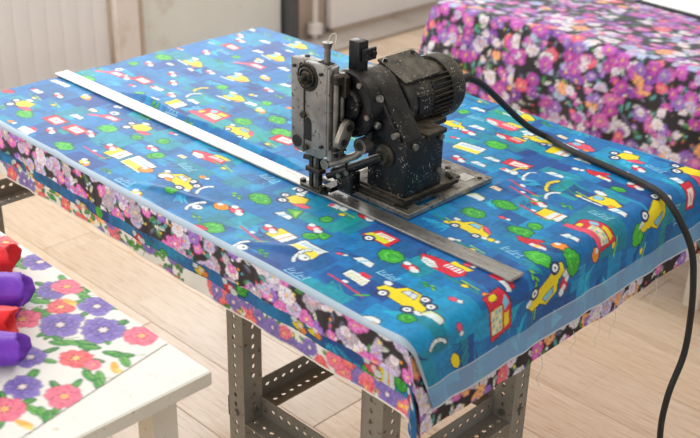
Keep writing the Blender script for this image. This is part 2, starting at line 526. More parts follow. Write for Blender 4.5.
        for w_, c_ in ((.0095, INK), (.0062, c1)):
            for q in range(8):
                a, b = -1.0 + q * .25, -.75 + q * .25; p.line(-.024 * math.cos(a) + .012, .026 * math.sin(a), -.024 * math.cos(b) + .012, .026 * math.sin(b), w_, c_)
        for q in range(0, 8, 2): a = -.9 + q * .25; p.ell(-.024 * math.cos(a) + .012, .026 * math.sin(a), .0014, .0014, '#6f8fae', 0)
        if kind == 'bird': p.ell(.004, 0, .012, .009, WHT, .0015); p.ell(.006, .002, .0025, .0025, INK, 0)
    elif kind == 'dash':
        p.line(-.045, .006, .04, -.006, .004, '#c8324c'); p.line(.03, -.012, .045, .004, .004, GRN); p.ell(-.01, .008, .006, .004, WHT, 0)
    elif kind == 'gd':
        p.line(-.04, .006, .035, -.004, .0035, '#178f56'); p.line(-.01, .012, .03, .006, .003, '#8fc931'); p.ell(.005, 0, .007, .005, YEL, .001)
    elif kind == 'scr':
        for q in range(7): p.line(-.022 + q * .007, -.004 + (q % 2) * .004, -.018 + q * .007, .010 - (q % 3) * .004, .0022, '#8cc8e4')
        p.line(-.024, -.006, .024, -.008, .002, '#8cc8e4')
    elif kind == 'dot':
        p.ell(0, 0, .008, .006, random.choice([YEL, ORA, WHT, PNK]), .0012); p.ell(.013, .003, .005, .005, WHT, .001)
    elif kind == 'wbs':
        p.poly([(-.013, -.006), (-.01, .006), (.012, .005), (.014, -.006)], random.choice([WHT, LBL, '#efe6c0']), .0012); p.line(-.006, -.002, .008, .001, .002, RED)
    elif kind == 'sprig':
        for q in range(4): p.ell(-.012 + q * .008, .003 * (-1) ** q, .0065, .003, random.choice(['#2aa54a', '#1d8f5a', '#6cc04a']), .0008, .6 * (-1) ** q)
        p.line(-.018, 0, .018, 0, .0016, '#136a3c')
    elif kind == 'tri':
        p.poly([(-.022, .0), (.004, .018), (.022, -.014)], GRN, .002); p.poly([(-.006, .002), (.004, .012), (.014, -.008)], '#9fd24c', 0)
    elif kind in ('heli', 'heli2'):
        c1 = YEL if kind == 'heli' else PNK
        p.poly([(-.03, -.012), (-.024, .016), (.012, .02), (.04, .004), (.036, -.008), (.008, -.016)], c1, .002); p.ell(-.014, .004, .011, .009, LBL, .001)
        p.line(-.04, -.018, .01, -.022, .004, WHT); p.ell(-.022, .024, .014, .006, WHT, .0018); p.ell(.026, -.012, .008, .006, ORA, .001)
    elif kind == 'plane':
        p.poly([(-.035, .004), (-.01, .012), (.03, .006), (.045, -.008), (.02, -.014), (-.02, -.010)], RED, .0018)
        p.ell(.004, .012, .02, .007, RED, .001, .5); p.poly([(.004, -.012), (.004, .0), (.04, -.002), (.044, -.012)], WHT, 0); p.ell(.02, -.006, .006, .005, YEL, 0)


BLUES = ['#0478b4', '#048cc4', '#0669aa', '#0b5096', '#078bb0', '#0678b4', '#0f4a92', '#0494c4', '#088296', '#04609a', '#123f8c', '#0894a8', '#0a9a9c', '#057fbe']
MOTIFS = 'trailer,1101,212;tree,1161,176;boat,1237,212;house,1171,87;wb,1142,130;car,1265,91;treeS,1310,50;wo,1273,10;bus,1388,213;sl,1332,85;sw,1380,57;yb,1425,96;rh,1335,254;dash,1176,55;scr,1201,125;gd,1302,190;carD,1391,344;sign,1049,91;treeS,1029,145;treeS,1014,129;crit,997,155;ysign,978,95;treeW,844,163;truck,889,211;critw,865,244;wb2,964,243;critr,1028,253;treeS,986,195;tri,926,172;gd,988,227;dash,944,58;critr,945,98;bird,1063,65;bird,964,15;wb,920,153;sign,566,89;ob,600,83;treeS,552,132;treeS,555,144;car,678,99;treeS,710,61;boat,628,208;gd,687,201;sw,745,113;bird,788,58;ob,819,91;crit,850,101;treeW,875,28;rb,861,8;critY,670,11;truck,407,205;pcar,308,192;treeW,367,152;rsign,331,95;crit,371,106;treeW,391,32;critY,483,20;ysign,494,91;dash,459,60;critr,458,98;treeS,449,168;treeS,503,195;crit,518,156;rsign,253,95;treeW,179,66;truck,122,94;wb2,60,163;wb2,65,231;wb,36,230;critY,175,222;gd,164,142;wb,264,142;rb,24,113;house,265,22;wo,652,92;treeW,66,295;pcar,70,366;treeS,45,441;crit,70,471;treeW,55,525;heli,134,555;rsign,157,388;critr,169,467;wb2,225,379;treeS,233,326;crit,287,377;ysw,305,448;sw,327,411;ysign,341,349;wb,356,386;busF,449,366;treeW,526,390;carB,565,346;heli,396,469;treeW,566,452;treeW,624,412;critY,500,461;wb,453,474;treeS,477,501;rsign,657,390;gd,649,348;critr,409,565;rsign,96,711;crit,93,631;treeS,169,667;pcar,246,658;heli,301,561;heli,240,736;heli,203,846;wb,121,806;wb,174,736;wb,320,695;crit,37,791;critY,340,615;wb,409,618;crit,218,545;rb,29,912;wb,12,848;treeS,327,493;treeW,1149,407;carB,1184,357;treeW,1168,477;treeW,1250,412;treeS,1257,447;plane,1287,391;scr,1288,339;ysign,1250,505;critr,1204,529;dash,1225,491;dash,1165,538;sl,1109,465;ob,1331,417;treeW,1330,356;gd,1233,295;sign,953,636;treeW,981,691;rsign,1071,643;wb,1021,626;boatP,913,792;treeS,808,794;carY,838,719;heli,914,866;wb,822,829;wb,890,741;critr,895,704;boat2,974,740;wb,981,798;carY,1020,783;sw,1126,611;ysw,1095,620;wb2,1079,602;dash,1149,560;busF,1340,517;heli,1282,627;tree,1392,629;carD,1366,692;treeW,1367,418;ob,1381,488;plane,1207,721;wb,1149,759;ysign,1090,763;heli2,1100,822;truck,1201,840;critr,1249,803;wb2,1225,768;treeS,1274,690;critr,1289,726;truck,1325,871;wb,1332,815;scr,1272,828;rsign,1370,817;wb,1325,608;sw,1205,575;ysw,1184,605;wb,1018,585;rb,1018,528;wb,1324,458;gd,1426,649;treeS,888,588;scr,1311,571;wb,1151,659;wb,1077,931;dash,1322,743;scr,762,820;critr,758,825'


def blue_canvas(s0, s1, t0, t1, res, motifs):
    C = Canvas(s0, s1, t0, t1, res, '#0a6cae')
    n = int((s1 - s0) * (t1 - t0) * 230)
    for _ in range(n):
        w, h = random.uniform(.04, .13), random.uniform(.03, .09); x, y = random.uniform(s0, s1), random.uniform(t0, t1)
        j = lambda: random.uniform(-.004, .004)
        C.poly([(x + j(), y + j()), (x + w + j(), y + j()), (x + w + j(), y + h + j()), (x + j(), y + h + j())], random.choice(BLUES), .85)
    for _ in range(n // 2):                                   # painted leaf sprays and brush hatching
        x, y = random.uniform(s0, s1), random.uniform(t0, t1); c = random.choice(['#17b0cc', '#2ab4dc', '#07367a', '#0b9a98', '#084088']); a = random.uniform(0, 6.3)
        for q in range(random.randint(6, 14)):
            b = a + .12 * q; l = random.uniform(.012, .03); ox, oy = x + q * .0035, y + random.uniform(-.003, .003)
            C.line(ox, oy, ox + l * math.cos(b), oy + l * math.sin(b), .0026, c, .8)
    gx, gy = np.meshgrid(np.arange(C.ns) * res, np.arange(C.nt) * res)
    C.img *= (1 + .16 * vnoise(gx, gy, .006, 201) + .14 * vnoise(gx, gy * .4, .014, 202))[..., None]
    for k, x, y in motifs: motif(C, k, x, y)
    C.img *= (1 + .05 * vnoise(gx, gy, .005, 203))[..., None]
    return C


PETAL = np.array([(.06, -.10), (.32, -.30), (.62, -.42), (.86, -.33), (1.0, -.13), (.93, .0), (1.01, .15), (.85, .34), (.60, .41), (.32, .29), (.06, .10)])


def flower(C, x, y, r, cols, n=6, rot=None, ink='#3a2350'):
    """ruffled bloom: two rings of wavy petals with darker throats and veins"""
    rot = random.uniform(0, 6.3) if rot is None else rot
    sq = random.uniform(.78, 1.0)
    for layer, (rr, k) in enumerate(((1.0, n), (.62, max(4, n - 1)))):
        for i in range(k):
            a = rot + 2 * math.pi * i / k + layer * .5 + random.uniform(-.18, .18); c, d = math.cos(a), math.sin(a)
            P = PETAL * np.array([1, 1.15 * 6 / n]) + RNG.uniform(-.05, .05, PETAL.shape)
            P = P * (r * rr * random.uniform(.86, 1.1))
            def place(Q): return np.stack([x + Q[:, 0] * c - Q[:, 1] * d, y + (Q[:, 0] * d + Q[:, 1] * c) * sq], -1)
            m0 = P.mean(0)
            C.poly(place(m0 + (P - m0) * 1.09), ink, .8)
            C.poly(place(P), cols[layer])
            if layer == 0 or r > .018: C.poly(place(m0 * 1.16 + (P - m0) * .62), cols[1 - layer] if layer == 0 else cols[0], .55)
            C.poly(place(P * .55), cols[2], .6)
            for q in (-.28, 0, .28) if r > .022 else (0,):
                C.line(x + r * rr * .2 * c, y + r * rr * .2 * d * sq, x + r * rr * .85 * math.cos(a + q), y + r * rr * .85 * math.sin(a + q) * sq, r * .03, ink, .4)
    C.ell(x, y, r * .16, r * .14, cols[3])
    for i in range(6):
        a = rot + i * 1.05; C.ell(x + r * .17 * math.cos(a), y + r * .17 * math.sin(a), r * .05, r * .05, '#f4e08c')


def leaf(C, x, y, L, a, c='#3f9a45', ink='#1f4a2c'):
    C.ell(x, y, L + .0012, L * .36 + .0012, ink, a); C.ell(x, y, L, L * .36, c, a); C.ell(x, y + L * .08, L * .8, L * .14, '#8cc06a', a, .7)
    C.line(x - L * math.cos(a), y - L * math.sin(a), x + L * math.cos(a), y + L * math.sin(a), .0012, ink)


PURP = ['#8f7fc6', '#7564b6', '#54429a', '#e3d9f0']
PINKF = ['#ee6f8e', '#f08a9c', '#cf2f57', '#f3b070']
REDF = ['#ea5468', '#f1867c', '#c22240', '#f6cf80']


def white_floral(s0, s1, t0, t1, res, items=None, dens=120, size=1.0):
    C = Canvas(s0, s1, t0, t1, res, '#e6e5e0')
    if items is None:
        n = int((s1 - s0) * (t1 - t0) * dens); items = [(random.choice('PPRRggyo'), random.uniform(s0, s1), random.uniform(t0, t1)) for _ in range(n)]
    for k, x, y in items:                                     # leaves first, blooms over them
        if k in 'PR':
            for _ in range(3):
                a = random.uniform(0, 6.3); leaf(C, x + .03 * size * math.cos(a), y + .03 * size * math.sin(a), .014 * size, a, random.choice(['#3f9a45', '#2f8040', '#5aa64e']))
        elif k in 'gG':
            for q in range(3): leaf(C, x + (q - 1) * .013 * size, y + random.uniform(-.008, .008), .017 * size, random.uniform(-.7, .9), random.choice(['#3f9a45', '#5fae4c']))
    for k, x, y in items:
        if k == 'P': flower(C, x, y, .033 * size * random.uniform(.9, 1.15), PURP, random.choice((6, 7, 9)))
        elif k == 'R': flower(C, x, y, .029 * size * random.uniform(.9, 1.1), random.choice((PINKF, REDF)), random.choice((6, 7)), ink='#8a1f3c')
        elif k == 'r': flower(C, x, y, .013 * size, PINKF, 5, ink='#8a1f3c')
        elif k in 'yo':
            C.ell(x, y, .016 * size, .006 * size, '#eeb14c', random.uniform(-.5, .9)); C.ell(x + .01, y, .008 * size, .004 * size, '#f5d070', .4)
        elif k in 'gG': C.line(x, y, x + .02, y + .03, .0012, '#3f6a40')
    C.blur(1)
    return C


def dark_floral(s0, s1, t0, t1, res, dens, rmin, rmax, white=.25, bg='#1b161d', cover=1.3, pick=(0, 1, 2, 3, 4, 5, 6)):
    C = Canvas(s0, s1, t0, t1, res, bg)
    n = int((s1 - s0) * (t1 - t0) * dens)
    sets = [['#d65bb8', '#e88ccf', '#a02a86', '#f6d25a'], ['#8a5bbd', '#ac86d6', '#553089', '#f0e0f0'], ['#f2eef3', '#dfd3ea', '#b2a1c8', '#efc95c'],
            ['#e9476f', '#f4869a', '#b41e4d', '#f5b04a'], ['#c03ab5', '#d874d2', '#7d1a80', '#f3a33c'], ['#d9cfe9', '#b9a5da', '#8a70b8', '#e8a640'], ['#f19a6a', '#f6c08a', '#d4553c', '#4a2a40'],
            ['#7a35a8', '#9a5cc4', '#3f1a70', '#f0c040'], ['#b02aa0', '#cf62c4', '#64126a', '#f3a33c'], ['#8fa2d6', '#c6d0ee', '#4a5a9c', '#58c0d0'], ['#a79ab0', '#c6bccb', '#5d5266', '#d8a8c8']]
    for _ in range(n):
        x, y = random.uniform(s0, s1), random.uniform(t0, t1)
        leaf(C, x, y, rmax * .5, random.uniform(0, 6.3), random.choice(['#3f8a4a', '#e9e3ea', '#6a4a9a', '#59a8b8']))
    sets = [sets[q] for q in pick] if pick else sets
    wset = ['#f2eef3', '#dfd3ea', '#b2a1c8', '#efc95c']
    for _ in range(int(n * cover)):
        x, y = random.uniform(s0, s1), random.uniform(t0, t1)
        cs = wset if random.random() < white else random.choice(sets)
        flower(C, x, y, random.uniform(rmin, rmax), cs, random.choice((5, 6, 7)), ink='#24122c')
    for _ in range(n): C.ell(random.uniform(s0, s1), random.uniform(t0, t1), rmin * .3, rmin * .25, random.choice(['#f2a23c', '#58b6c8', '#f4f0f4', '#f0d84c', '#e8506a']))
    C.blur(1)
    return C


def grid_mesh(name, P, colr, mask=None):
    """P (nt, ns, 3) points, colr (nt, ns, 3) linear colours, optional (nt-1, ns-1) face mask"""
    nt, ns = P.shape[:2]
    idx = np.arange(nt * ns).reshape(nt, ns)
    q = np.stack([idx[:-1, :-1], idx[:-1, 1:], idx[1:, 1:], idx[1:, :-1]], -1)
    q = q[mask] if mask is not None else q.reshape(-1, 4)
    used = np.unique(q); remap = np.full(nt * ns, -1); remap[used] = np.arange(len(used)); q = remap[q]
    me = bpy.data.meshes.new(name)
    V = P.reshape(-1, 3)[used]
    me.vertices.add(len(V)); me.vertices.foreach_set('co', V.astype(np.float32).ravel())
    me.loops.add(q.size); me.loops.foreach_set('vertex_index', q.astype(np.int32).ravel())
    me.polygons.add(len(q)); me.polygons.foreach_set('loop_start', np.arange(0, q.size, 4, dtype=np.int32))
    me.polygons.foreach_set('use_smooth', np.ones(len(q), bool))
    at_ = me.color_attributes.new('print', 'FLOAT_COLOR', 'POINT')
    c = np.ones((len(V), 4), np.float32); c[:, :3] = colr.reshape(-1, 3)[used]
    at_.data.foreach_set('color', c.ravel())
    me.update(calc_edges=True); me.validate()
    return me


def vnoise(X, Y, sc, seed=0):
    """smooth 2-D value noise, -1..1"""
    g = np.random.default_rng(seed).uniform(-1, 1, (256, 256)); x, y = X / sc + 31.7, Y / sc + 17.3
    i, j = np.floor(x).astype(int), np.floor(y).astype(int); fx, fy = x - i, y - j
    fx, fy = fx * fx * (3 - 2 * fx), fy * fy * (3 - 2 * fy); i %= 256; j %= 256; i1, j1 = (i + 1) % 256, (j + 1) % 256
    return (g[j, i] * (1 - fx) + g[j, i1] * fx) * (1 - fy) + (g[j1, i] * (1 - fx) + g[j1, i1] * fx) * fy


def roll(d, rho):
    """distance past the start of an edge -> (outwards, down)"""
    a = np.clip(d / rho, 0, math.pi / 2)
    out = np.where(d <= 0, d, rho * np.sin(a)); dn = np.where(d <= 0, 0, rho * (1 - np.cos(a))) + np.maximum(d - rho * math.pi / 2, 0)
    return out, dn


def drape(S, T, U0, U1, V0, V1, z0, rho_u, rho_v, fold_amp=.003, fold_len=.07, seed=0, top=None, flare=.08, ripple=0.0, swing=0.0):
    """sheet parameters (S, T) laid over the block U0..U1 x V0..V1 and hanging past its edges"""
    o1, d1 = roll(S - (U1 - rho_u), rho_u); o0, d0 = roll((U0 + .012) - S, .012)
    X = np.where(S > (U0 + U1) / 2, U1 - rho_u + o1, U0 + .012 - o0)
    p0, e0 = roll((V0 + rho_v) - T, rho_v); p1, e1 = roll(T - (V1 - .014), .014)
    Y = np.where(T < (V0 + V1) / 2, V0 + rho_v - p0, V1 - .014 + p1)
    du, dv = d1 + d0, e0 + e1
    both = np.minimum(du, dv)
    Z = z0 - np.hypot(du, dv)
    X = X + both * .30 + (d1 + d0 * -1) * flare + fold_amp * np.minimum(d1 / .06, 1) * (np.sin(T / fold_len * 6.28 + 2 * vnoise(T, S, .1, seed)) + .6 * vnoise(T, S * .3, fold_len * .6, seed + 1))
    Y = Y - both * .10 - e0 * flare * .6 + e1 * flare - fold_amp * np.minimum(e0 / .06, 1) * (np.sin(S / fold_len * 6.28 + 2 * vnoise(S, T, .1, seed + 2)) + .6 * vnoise(S, T * .3, fold_len * .6, seed + 3))
    if ripple: Y = Y - ripple * np.minimum(e0 / .012, 1) * (vnoise(S, T * .25, .012, seed + 5) + .7 * vnoise(S + T * .4, T * .3, .03, seed + 6))
    Y = Y + swing * d1 * np.exp(-np.maximum(T, 0) / .10)
    if top is not None: Z = Z + top * np.clip(1 - (du + dv) / .02, 0, 1)
    return np.stack([X, Y, Z], -1)


U1, V1, ZT = 1.36, 0.90, 0.800          # the laid block: length, width, top of the cloth

# ------------------------------------------------------------------ the setting
fl = MB().box(-1.75, 3.2, -2.6, 4.4, -.06, -.006).build('floor', M_floor_base)
tag(fl, 'pale laminate plank floor under the tables', 'floor', kind='structure')
PL, PWD = 1.27, .191
pm = MB().box(-PL / 2 + .0006, PL / 2 - .0006, -PWD / 2 + .0006, PWD / 2 - .0006, -.006, 0, .0012)
proto = pm.build('plank', M_plank, fl)
first = True
j = 0
yy = -1.9
while yy < 4.3:
    off = (j * .47) % 1.0 * PL
    xx = -1.75 - off + PL / 2
    while xx - PL / 2 < 2.5:
        if xx + PL / 2 > -1.72:
            o = proto if first else proto.copy()
            if not first: COL.objects.link(o)
            first = False
            o.location = (xx, yy, 0)
        xx += PL
    yy += PWD; j += 1

wb = MB()
wb.box(-1.80, -1.72, -2.6, 4.4, 0, 1.0)
wb.box(-1.80, -1.72, -2.6, 4.4, 2.35, 2.8)
for a, b in ((-2.6, -1.5), (.85, 1.05), (3.4, 4.4)): wb.box(-1.80, -1.72, a, b, 1.0, 2.35)
wback = wb.build('wall_back', M_wall)
tag(wback, 'beige plaster wall with panels behind the cutting table', 'wall', kind='structure')
sp = MB().box(-1.72, -1.70, -.0368, .0368, .0, .95, .0035, 2).build('wall_slat', M_slat, wback)
k = 0
v = 1.455
while v > -1.6:
    o = sp if k == 0 else sp.copy()
    if k: COL.objects.link(o)
    o.location = (random.uniform(-.0015, .0015), v, 0)
    v -= .0737; k += 1
MB().box(-1.72, -1.655, 1.505, 1.625, 0, 1.0, .006).build('column', M_column, wback)
MB().box(-1.72, -1.69, 1.492, 1.503, 0, 1.0).build('joint_strip', M_recess, wback)
MB().box(-1.72, -1.665, 1.630, 1.652, 0, 1.0, .003).build('joint_strip', M_recess, wback)
MB().box(-1.72, -1.70, 1.658, 2.49, 0.0, 1.0, .004).build('wall_panel', M_pale, wback)
MB().box(-1.72, -1.64, 2.505, 2.56, 0, 1.0, .003).build('metal_post', M_dark_post, wback)
MB().box(-1.72, -1.70, 2.565, 2.78, 0, 1.0).build('wall_panel', M_recess, wback)  # flush panel, its darker colour stands in for a shadowed recess
p_ = MB(); p_.cyl((-1.66, 2.685, 0), (-1.66, 2.685, 1.0), .016).lathe((-1.66, 2.685, .075), [(-.03, .016), (-.024, .04), (.024, .04), (.03, .016)], 16, 'Z')
tag(p_.build('heating_pipe', M_column), 'beige vertical heating pipe with a bulging joint beside the white radiator', 'pipe')
rad = empty('radiator', (-1.66, 3.3, .02))
tag(rad, 'flat white panel radiator low on the back wall', 'radiator')
for i in range(2): MB().box(-1.70, -1.655, 2.80 + i * .56, 2.80 + i * .56 + .5585, .05, .62, .004).build('panel', M_rad, rad)
MB().box(-1.70, -1.66, 2.82, 3.90, .0, .05).build('foot_rail', M_recess, rad)
bb = MB().box(-1.72, -1.47, 1.66, 4.3, 0, .022, .006).build('baseboard_back', M_step); tag(bb, 'low grey step along the foot of the back wall', 'baseboard', kind='structure')
for nm, a, b in (('window_1', -1.5, .85), ('window_2', 1.05, 3.4)):
    w_ = MB()
    for q in (a, (a + b) / 2 - .03, b - .06): w_.box(-1.79, -1.73, q, q + .06, 1.0, 2.35)
    w_.box(-1.79, -1.73, a, b, 1.0, 1.06).box(-1.79, -1.73, a, b, 2.29, 2.35)
    tag(w_.build(nm, M_frame), 'white window frame above the beige panels', 'window', kind='structure')
wl = MB(); wl.box(-1.8, 3.2, -2.7, -2.6, 0, .95).box(-1.8, 3.2, -2.7, -2.6, 2.35, 2.8).box(-1.8, -1.6, -2.7, -2.6, .95, 2.35).box(2.0, 3.2, -2.7, -2.6, .95, 2.35)
tag(wl.build('wall_left', M_wall), 'plain plaster side wall with a wide window', 'wall', kind='structure')
tag(MB().box(-1.8, 3.2, -2.7, 4.4, 2.8, 2.86).build('ceiling', M_ceil), 'white ceiling', 'ceiling', kind='structure')


# ------------------------------------------------------------------ cutting table on slotted angle stands
def angle_mesh(name, L, fl_w=.045, pitch=.021, th=.0025, hx=.0042, hz=.0056):
    """L section standing along +Z: flanges along -X and +Y from the corner, one column of holes in each"""
    b = bmesh.new(); n = int(L / pitch); cell = L / n; N = 8
    hc = fl_w * .56
    def flange(tr):
        for k in range(n):
            z0 = k * cell; zc = z0 + cell / 2
            sq = [(fl_w, zc), (fl_w, z0 + cell), (hc, z0 + cell), (0, z0 + cell), (0, zc), (0, z0), (hc, z0), (fl_w, z0)]
            ho = [(hc + hx * math.cos(i * math.pi / 4), zc + hz * math.sin(i * math.pi / 4)) for i in range(8)]
            F = [[b.verts.new(tr(a, c, d)) for a, c in P] for d in (0, th) for P in (sq, ho)]
            for i in range(N):
                j2 = (i + 1) % N
                b.faces.new((F[0][i], F[0][j2], F[1][j2], F[1][i])); b.faces.new((F[2][j2], F[2][i], F[3][i], F[3][j2]))
                b.faces.new((F[1][i], F[1][j2], F[3][j2], F[3][i]))
            b.faces.new((F[0][7], F[0][0], F[2][0], F[2][7])); b.faces.new((F[0][0], F[0][1], F[2][1], F[2][0]))
    flange(lambda a, c, d: (-a, d, c)); flange(lambda a, c, d: (-d, a, c))
    bmesh.ops.remove_doubles(b, verts=b.verts[:], dist=1e-5); bmesh.ops.recalc_face_normals(b, faces=b.faces[:])
    me = bpy.data.meshes.new(name); b.to_mesh(me); b.free(); me.materials.append(M_leg)
    return me


tbl = empty('cutting_table', (.68, .45, 0))
tag(tbl, 'long cutting table on grey perforated angle-iron stands, under the printed fabrics', 'table')
MB().box(.022, 1.325, .02, .875, .715, .783).build('tabletop', M_board, tbl)
leg_me = angle_mesh('leg', .714)
bu_me = angle_mesh('brace', .35); bv_me = angle_mesh('brace', .37)


def put(name, me, M, parent):
    o = bpy.data.objects.new(name, me); COL.objects.link(o); o.parent = parent
    o.matrix_local = Matrix.Translation(-parent.location) @ M
    return o


def bolt(parent_obj, loc, r=.007, ax='Y'):
    d = {'Y': (0, -.006, 0), 'X': (.006, 0, 0)}[ax]
    return MB().cyl(loc, Vector(loc) + Vector(d), r, n=6).build('bolt', M_steel, parent_obj)


def stand(ua, ub, va, vb, zb):
    for x in (ua, ub):
        for y in (va, vb):
            put('leg', leg_me, Matrix.Translation((x, y, 0)), tbl)
            bolt(tbl, (x - .022, y, zb + .02)); bolt(tbl, (x, y + .024, zb + .025), ax='X')
    for y in (va, vb):      # braces along the table
        M = Matrix(((0, 0, 1, ua), (1, 0, 0, y + .045), (0, 1, 0, zb), (0, 0, 0, 1)))
        put('brace', bu_me, M, tbl)
    for x in (ua, ub):      # braces across the table
        M = Matrix(((-1, 0, 0, x - .048), (0, 0, 1, va), (0, 1, 0, zb), (0, 0, 0, 1)))
        put('brace', bv_me, M, tbl)


stand(.92, 1.27, .05, .42, .385)
for y in (.05, .84): put('leg', leg_me, Matrix.Translation((-.05, y, 0)), tbl)      # end trestle
put('brace', angle_mesh('brace', .79), Matrix(((-1, 0, 0, -.004), (0, 0, 1, .05), (0, 1, 0, .535), (0, 0, 0, 1))), tbl)

# ------------------------------------------------------------------ printed fabrics on the table
M_bluecloth = cloth('blue_printed_cotton', .52, .36, 1400, .0)
M_floralcloth = cloth('floral_printed_cotton', .6, .4)
mt = [(a.split(',')[0], float(a.split(',')[1]) / 1000, float(a.split(',')[2]) / 1000) for a in MOTIFS.split(';')]

DROP = .069                                  # printed part hanging at the near end, a pale hem below it
BORDER = .047
S1, T0, T1 = 0, -.006, V1 + .05
S1 = U1 + .016 + DROP + BORDER
fr = random.Random(5)
fill = []
for _ in range(900):                          # little fillers where the print has room
    a, b = fr.uniform(.02, 1.42), fr.uniform(.02, .88)
    if all((a - q[1]) ** 2 + (b - q[2]) ** 2 > .043 ** 2 for q in mt) and all((a - q[1]) ** 2 + (b - q[2]) ** 2 > .05 ** 2 for q in fill): fill.append((fr.choice(['dot', 'dot', 'sprig', 'sprig', 'scr', 'gd', 'wbs', 'critr']), a, b))
mt = fill + mt
CB = blue_canvas(-.06, S1 + .02, T0 - .02, T1 + .02, .0012, mt)
s_ax = np.concatenate([np.arange(-.045, .5, .0032), np.arange(.5, S1 + .001, .0021)])
t_ax = np.arange(T0, T1, .0022)
S, T = np.meshgrid(s_ax, t_ax)
colr = CB.sample(S, T)
hem_s = S1 - BORDER + .0015 * vnoise(T, S * 0, .2, 3)
pale = (T < .008 + .002 * vnoise(S, T * 0, .15, 4)) | (S > hem_s)
pc = np.where((S > hem_s)[..., None], np.array(lin('#93b9d8')), np.array(lin('#a9bccb')))
keep = np.where(S > hem_s, .42, .06)[..., None]
pcol = colr * keep + pc * (1 - keep)
edge = np.abs(S - hem_s) < .0016
pcol[edge] = np.array(lin('#b9cbd8'))
lo = (S > S1 - .004)
pcol[lo] = np.array(lin('#cfd8de'))
colr = np.where(pale[..., None], pcol, colr)
# gentle waves, a pushed-up ridge behind the ruler, wrinkles round the machine plate
top = .0022 * vnoise(S, T, .15, 21) + .0018 * vnoise(S * .6 + T * .8, (S * -.5 + T * .6) * .5, .045, 22)
top += .0135 * np.exp(-((T - .306 - .004 * np.sin(S * 26)) / .0065) ** 2) * np.clip((S - .18) / .1, 0, 1) * np.clip((.80 - S) / .06, 0, 1)
top += .006 * np.exp(-((T - .62 - .35 * (S - 1.12)) / .012) ** 2) * np.exp(-((S - 1.2) / .09) ** 2)
top += .005 * np.exp(-((T - .57 - .9 * (S - 1.12)) / .014) ** 2) * np.exp(-((S - 1.17) / .06) ** 2)
top += .005 * np.exp(-((T - .02 - .35 * (S - .60)) / .010) ** 2) * np.exp(-((S - .72) / .09) ** 2)
top += .006 * np.exp(-((T - .03 - .5 * (S - 0.95)) / .014) ** 2) * np.exp(-((S - 1.04) / .08) ** 2)
flat = np.exp(-(np.maximum(np.abs(T - .268) - .022, 0) / .008) ** 2)                     # pressed flat under the ruler
plate = np.exp(-(np.maximum(np.abs(T - .415) - .125, 0) / .012) ** 2) * np.exp(-(np.maximum(np.abs(S - .98) - .11, 0) / .012) ** 2)
top = top * (1 - flat) * (1 - plate) - .0005 * np.maximum(flat, plate)
pos = drape(S, T, 0, U1, 0, V1, ZT, .028, .007, .0016, .13, 5, top, .04, 0.0, .42)
o = link('blue_printed_fabric', grid_mesh('blue_printed_fabric', pos, colr), M_bluecloth)
tag(o, 'topmost blue cotton printed with yellow cars, trees and signs, spread over the cutting table', 'fabric')
blue_top = o


def layer(name, C, z0, du, dv, off, colfix=None, seed=0, ripple=0.0, wob=.006, label='', mat_=M_floralcloth, col_edge=None, swing=0.0):
    s = np.concatenate([np.arange(-.04, U1 - .05, .0032), np.arange(U1 - .05, U1 + du + .02, .0022)]); tt = np.concatenate([np.arange(-dv, .03, .0022), np.arange(.03, V1 + .004, .0032)])
    S, T = np.meshgrid(s, tt); c = C.sample(S, T)
    if col_edge is not None: c[(T < -dv + .0035) | (S > U1 + du + .014)] = np.array(lin(col_edge))
    # an uneven lower edge
    S2 = np.where(S > U1, U1 + (S - U1) * (1 + wob / du * vnoise(T, T * 0, .13, seed + 9)), S); T2 = np.where(T < 0, T * (1 + wob / dv * vnoise(S, S * 0, .18, seed + 8)), T)
    P = drape(S2, T2, off, U1 - off, off, V1, z0, .028 - off, .007, .0016, .13, 5, None, .04, ripple, swing)
    mk = ~((S[:-1, :-1] < U1 - .045) & (T[:-1, :-1] > .025))
    o = link(name, grid_mesh(name, P, c, mk), mat_); tag(o, label, 'fabric')
    return o


Cd = dark_floral(-.06, U1 + .2, -.1, .06, .0012, 1500, .010, .020, .22, '#2a2429', 1.15, (0, 0, 1, 5, 10, 0, 5, 10))
Cd2 = dark_floral(U1 - .06, U1 + .2, -.12, V1 + .02, .0012, 1100, .012, .02, .3, '#1d181e', 1.1, (0, 1, 2, 3, 5, 6))
class Two:
    def sample(s, S, T): return np.where(((S > U1 - .04) & (T > -.0))[..., None], Cd2.sample(S, T), Cd.sample(S, T))
fl2 = layer('dark_floral_fabric', Two(), .797, .142, .059, .0035, swing=.12, wob=.003, seed=31, ripple=.0012, label='purple and pink floral fabric on black, the layer just below the blue cotton')
Cn = blue_canvas(-.06, U1 + .1, -.14, .06, .0014, [(random.choice(['crit', 'critY', 'critr', 'treeS', 'ysign']), random.uniform(0, 1.4), random.uniform(-.085, -.055)) for _ in range(20)])
Cn.img *= .7
fl3 = layer('navy_printed_fabric', Cn, .793, .115, .078, .0080, seed=41, ripple=.0006, wob=.004, label='dark blue printed fabric showing as a narrow band below the floral layer', mat_=M_bluecloth)
Cw = white_floral(-.06, U1 + .2, -.16, .06, .0012, dens=1900, size=.6)
fl4 = layer('white_floral_fabric', Cw, .789, .115, .106, .0115, seed=51, ripple=.0006, wob=.006, label='white fabric with small flowers hanging lowest over the long table edge', col_edge='#e8e6df')
for k, (x, y, z, L) in enumerate([(1.392, .30, .652, .05), (1.394, .47, .652, .045), (1.394, .52, .655, .055), (1.395, .66, .656, .05), (1.376, .015, .632, .035), (1.368, -.002, .66, .05), (1.395, .80, .655, .04), (1.392, .395, .653, .03)]):
    pts = spline([(x, y, z + .012), (x + .004, y + .003, z - L * .3), (x + .001, y - .006, z - L * .7), (x + .006, y - .002 - .004 * (k % 3), z - L)], 5)
    MB().tube(pts, .0006, 5).build('loose_thread', M_wire, fl2)

